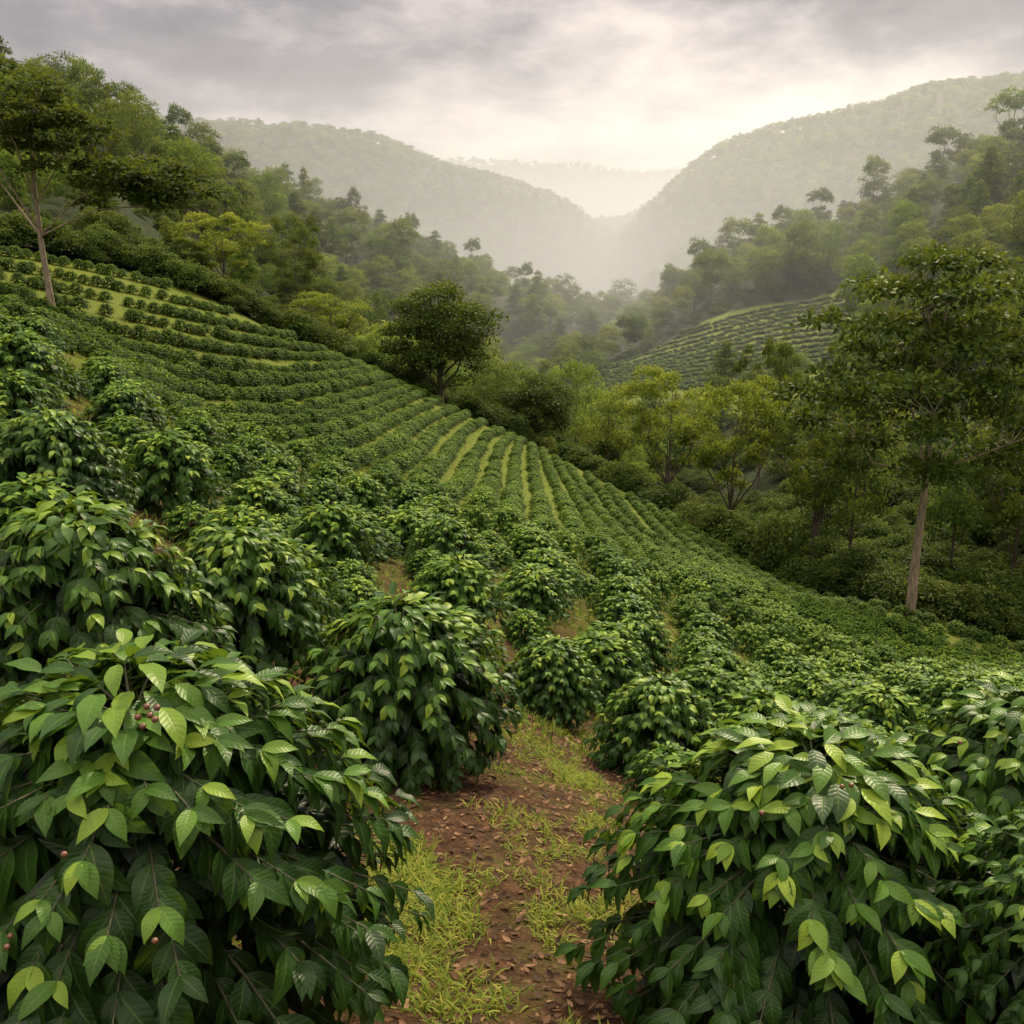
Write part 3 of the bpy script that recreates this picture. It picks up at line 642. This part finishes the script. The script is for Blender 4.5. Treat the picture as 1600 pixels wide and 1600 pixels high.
for px, py, n_, sd_ in [(640,1370,60,.12),(685,1420,46,.13),(620,1330,24,.09),(700,1560,30,.12),(880,1210,60,.24),(835,1165,55,.28),(930,1170,45,.3),(800,1290,18,.16),(860,1330,18,.16),(660,1500,22,.1)]:
    hx, hy = hit(px, py)
    gx_ += list(hx+rng.normal(size=n_)*sd_); gy_ += list(hy+rng.normal(size=n_)*sd_*1.3)
blades(np.array(gx_), np.array(gy_), 16, .05, .03, .13, .10, M_grass, 'path_grass', 'short yellow green grass growing in patches along the soil path', .2, .95)
y = np.concatenate([np.sqrt(rng.uniform(11**2, 84**2, 9000)), np.sqrt(rng.uniform(9.5**2, 36**2, 6000))]); x = rng.uniform(-.64,.64,len(y))*y; kp = y < edgeY(x/y)+1
blades(x[kp], y[kp], 6, .2, .08, .24, .2, M_grass, 'field_grass', 'rough grass strips between the rows of coffee on the hillside', .0, .65, 2)
x, y = near_pts(4200, .95, 12); z = height(x, y)+.012; k = len(x); a = rng.uniform(0, 6.28, k)
V, F, U, tt = place(leaf_tmpl(3, 2, .5, .3, -.8), np.stack([x,y,z],1), np.stack([np.cos(a),np.sin(a),rng.uniform(-.2,.25,k)],1), np.stack([rng.normal(size=k)*.35,rng.normal(size=k)*.35,np.ones(k)],1), rng.uniform(.025,.085,k), rng.uniform(0,1,k)**1.4)
tag(obj('leaf_litter', mk('leaf_litter', V, F, M_litter, U, tt)), 'fallen dry brown leaves scattered on the soil path', 'leaf litter', kind='stuff')

# ---------------------------------------------------------------- sun, sky, mist
SAZ, SEL = math.radians(24), math.radians(37)
sd = Vector((math.sin(SAZ)*math.cos(SEL), math.cos(SAZ)*math.cos(SEL), math.sin(SEL)))
L = bpy.data.lights.new('sun', 'SUN'); L.energy = 5.0; L.angle = math.radians(3.5); L.color = (1,.85,.60)
lo = bpy.data.objects.new('sun', L); COL.objects.link(lo); lo.rotation_euler = sd.to_track_quat('Z', 'Y').to_euler(); lo.location = (0, 0, 60)
w = bpy.data.worlds.new('World'); scene.world = w; w.use_nodes = True; nt = w.node_tree; nd, lk = nt.nodes, nt.links; nd.clear()
sky = nd.new('ShaderNodeTexSky'); sky.sky_type = 'NISHITA'; sky.sun_disc = False; sky.sun_elevation = SEL; sky.sun_rotation = SAZ
tc = nd.new('ShaderNodeTexCoord'); sx = nd.new('ShaderNodeSeparateXYZ'); lk.new(tc.outputs['Generated'], sx.inputs[0]); X, Y, Z = sx.outputs
m_ = lambda *a: mth(nd, lk, *a)
mp = nd.new('ShaderNodeMapping'); mp.inputs['Scale'].default_value = (1,1,2.4); mp.inputs['Location'].default_value = (.3,.1,.42); lk.new(tc.outputs['Generated'], mp.inputs[0])
no = nd.new('ShaderNodeTexNoise'); no.inputs['Scale'].default_value = 5.6; no.inputs['Detail'].default_value = 9; no.inputs['Roughness'].default_value = .54; no.inputs['Distortion'].default_value = .1; lk.new(mp.outputs[0], no.inputs[0])
gx = m_('POWER', m_('DIVIDE', m_('SUBTRACT', X, .22), .37), 2.); gz = m_('POWER', m_('DIVIDE', m_('SUBTRACT', Z, .05), .08), 2.)
g = m_('EXPONENT', m_('MULTIPLY', m_('ADD', gx, gz), -1.))
g = m_('MULTIPLY', g, m_('GREATER_THAN', Y, 0.))
hz = m_('EXPONENT', m_('MULTIPLY', m_('ABSOLUTE', Z), -20.))
hi = m_('MULTIPLY', m_('SUBTRACT', Z, .22), 1.4, True)
v = m_('ADD', m_('ADD', m_('MULTIPLY', g, .74), m_('MULTIPLY', hz, .20)), m_('ADD', m_('MULTIPLY', m_('SUBTRACT', no.outputs[0], .5), 2.6), m_('ADD', m_('MULTIPLY', hi, .6), .20)))
cr = ramp(nd, [(0,(.165,.15,.19)),(.28,(.27,.25,.29)),(.6,(.64,.55,.545)),(.85,(.94,.80,.715)),(1,(1.,.915,.83))]); lk.new(v, cr.inputs[0])
b1 = nd.new('ShaderNodeBackground'); lk.new(sky.outputs[0], b1.inputs[0]); b1.inputs[1].default_value = .08
b2 = nd.new('ShaderNodeBackground'); lk.new(cr.outputs[0], b2.inputs[0]); lk.new(m_('ADD', 1., m_('MULTIPLY', hi, 2.5)), b2.inputs[1])
ms = nd.new('ShaderNodeMixShader'); ms.inputs[0].default_value = .95; lk.new(b1.outputs[0], ms.inputs[1]); lk.new(b2.outputs[0], ms.inputs[2])
wo = nd.new('ShaderNodeOutputWorld'); lk.new(ms.outputs[0], wo.inputs[0])

m, nt, nd, lk = newmat('mist'); M_mist = m
pv = nd.new('ShaderNodeVolumePrincipled'); pv.inputs['Color'].default_value = (.89,.94,1.,1); pv.inputs['Density'].default_value = 1.; pv.inputs['Anisotropy'].default_value = .5
o = nd.new('ShaderNodeOutputMaterial'); lk.new(pv.outputs[0], o.inputs['Volume'])
me = bpy.data.meshes.new('valley_mist'); mist = tag(obj('valley_mist', me), 'pale morning mist hanging in the valley between the wooded hills', 'mist', kind='stuff')
ng = bpy.data.node_groups.new('valley_mist', 'GeometryNodeTree'); N, K = ng.nodes, ng.links
ng.interface.new_socket('Geometry', in_out='INPUT', socket_type='NodeSocketGeometry'); ng.interface.new_socket('Geometry', in_out='OUTPUT', socket_type='NodeSocketGeometry')
N.new('NodeGroupInput'); go = N.new('NodeGroupOutput')
vc = N.new('GeometryNodeVolumeCube'); vc.inputs['Min'].default_value = (-900, 80, -120); vc.inputs['Max'].default_value = (900, 1900, 110)
vc.inputs['Resolution X'].default_value = 36; vc.inputs['Resolution Y'].default_value = 54; vc.inputs['Resolution Z'].default_value = 9
ps = N.new('GeometryNodeInputPosition'); sx = N.new('ShaderNodeSeparateXYZ'); K.new(ps.outputs[0], sx.inputs[0]); X, Y, Z = sx.outputs
g_ = lambda *a: mth(N, K, *a)
dy = g_('DIVIDE', g_('SUBTRACT', Y, 88.), 200., True)
ez = g_('EXPONENT', g_('DIVIDE', g_('MAXIMUM', g_('ADD', Z, 60.), 0.), -34.))
den = g_('MULTIPLY', dy, g_('ADD', .00036, g_('MULTIPLY', ez, .0054)))
K.new(den, vc.inputs['Density'])
sm = N.new('GeometryNodeSetMaterial'); sm.inputs['Material'].default_value = M_mist; K.new(vc.outputs[0], sm.inputs['Geometry']); K.new(sm.outputs[0], go.inputs[0])
mist.modifiers.new('mist', 'NODES').node_group = ng; me.materials.append(M_mist)

# ---------------------------------------------------------------- camera
cam = bpy.data.cameras.new('camera'); cam.sensor_width = 36; cam.angle = 2*math.atan(T); cam.clip_start = .05; cam.clip_end = 9000
co = bpy.data.objects.new('camera', cam); COL.objects.link(co); co.location = (0,0,0); co.rotation_euler = (PI/2-PITCH, 0, 0); scene.camera = co
scene.view_settings.view_transform = 'Standard'; scene.view_settings.look = 'None'; scene.view_settings.exposure = 0
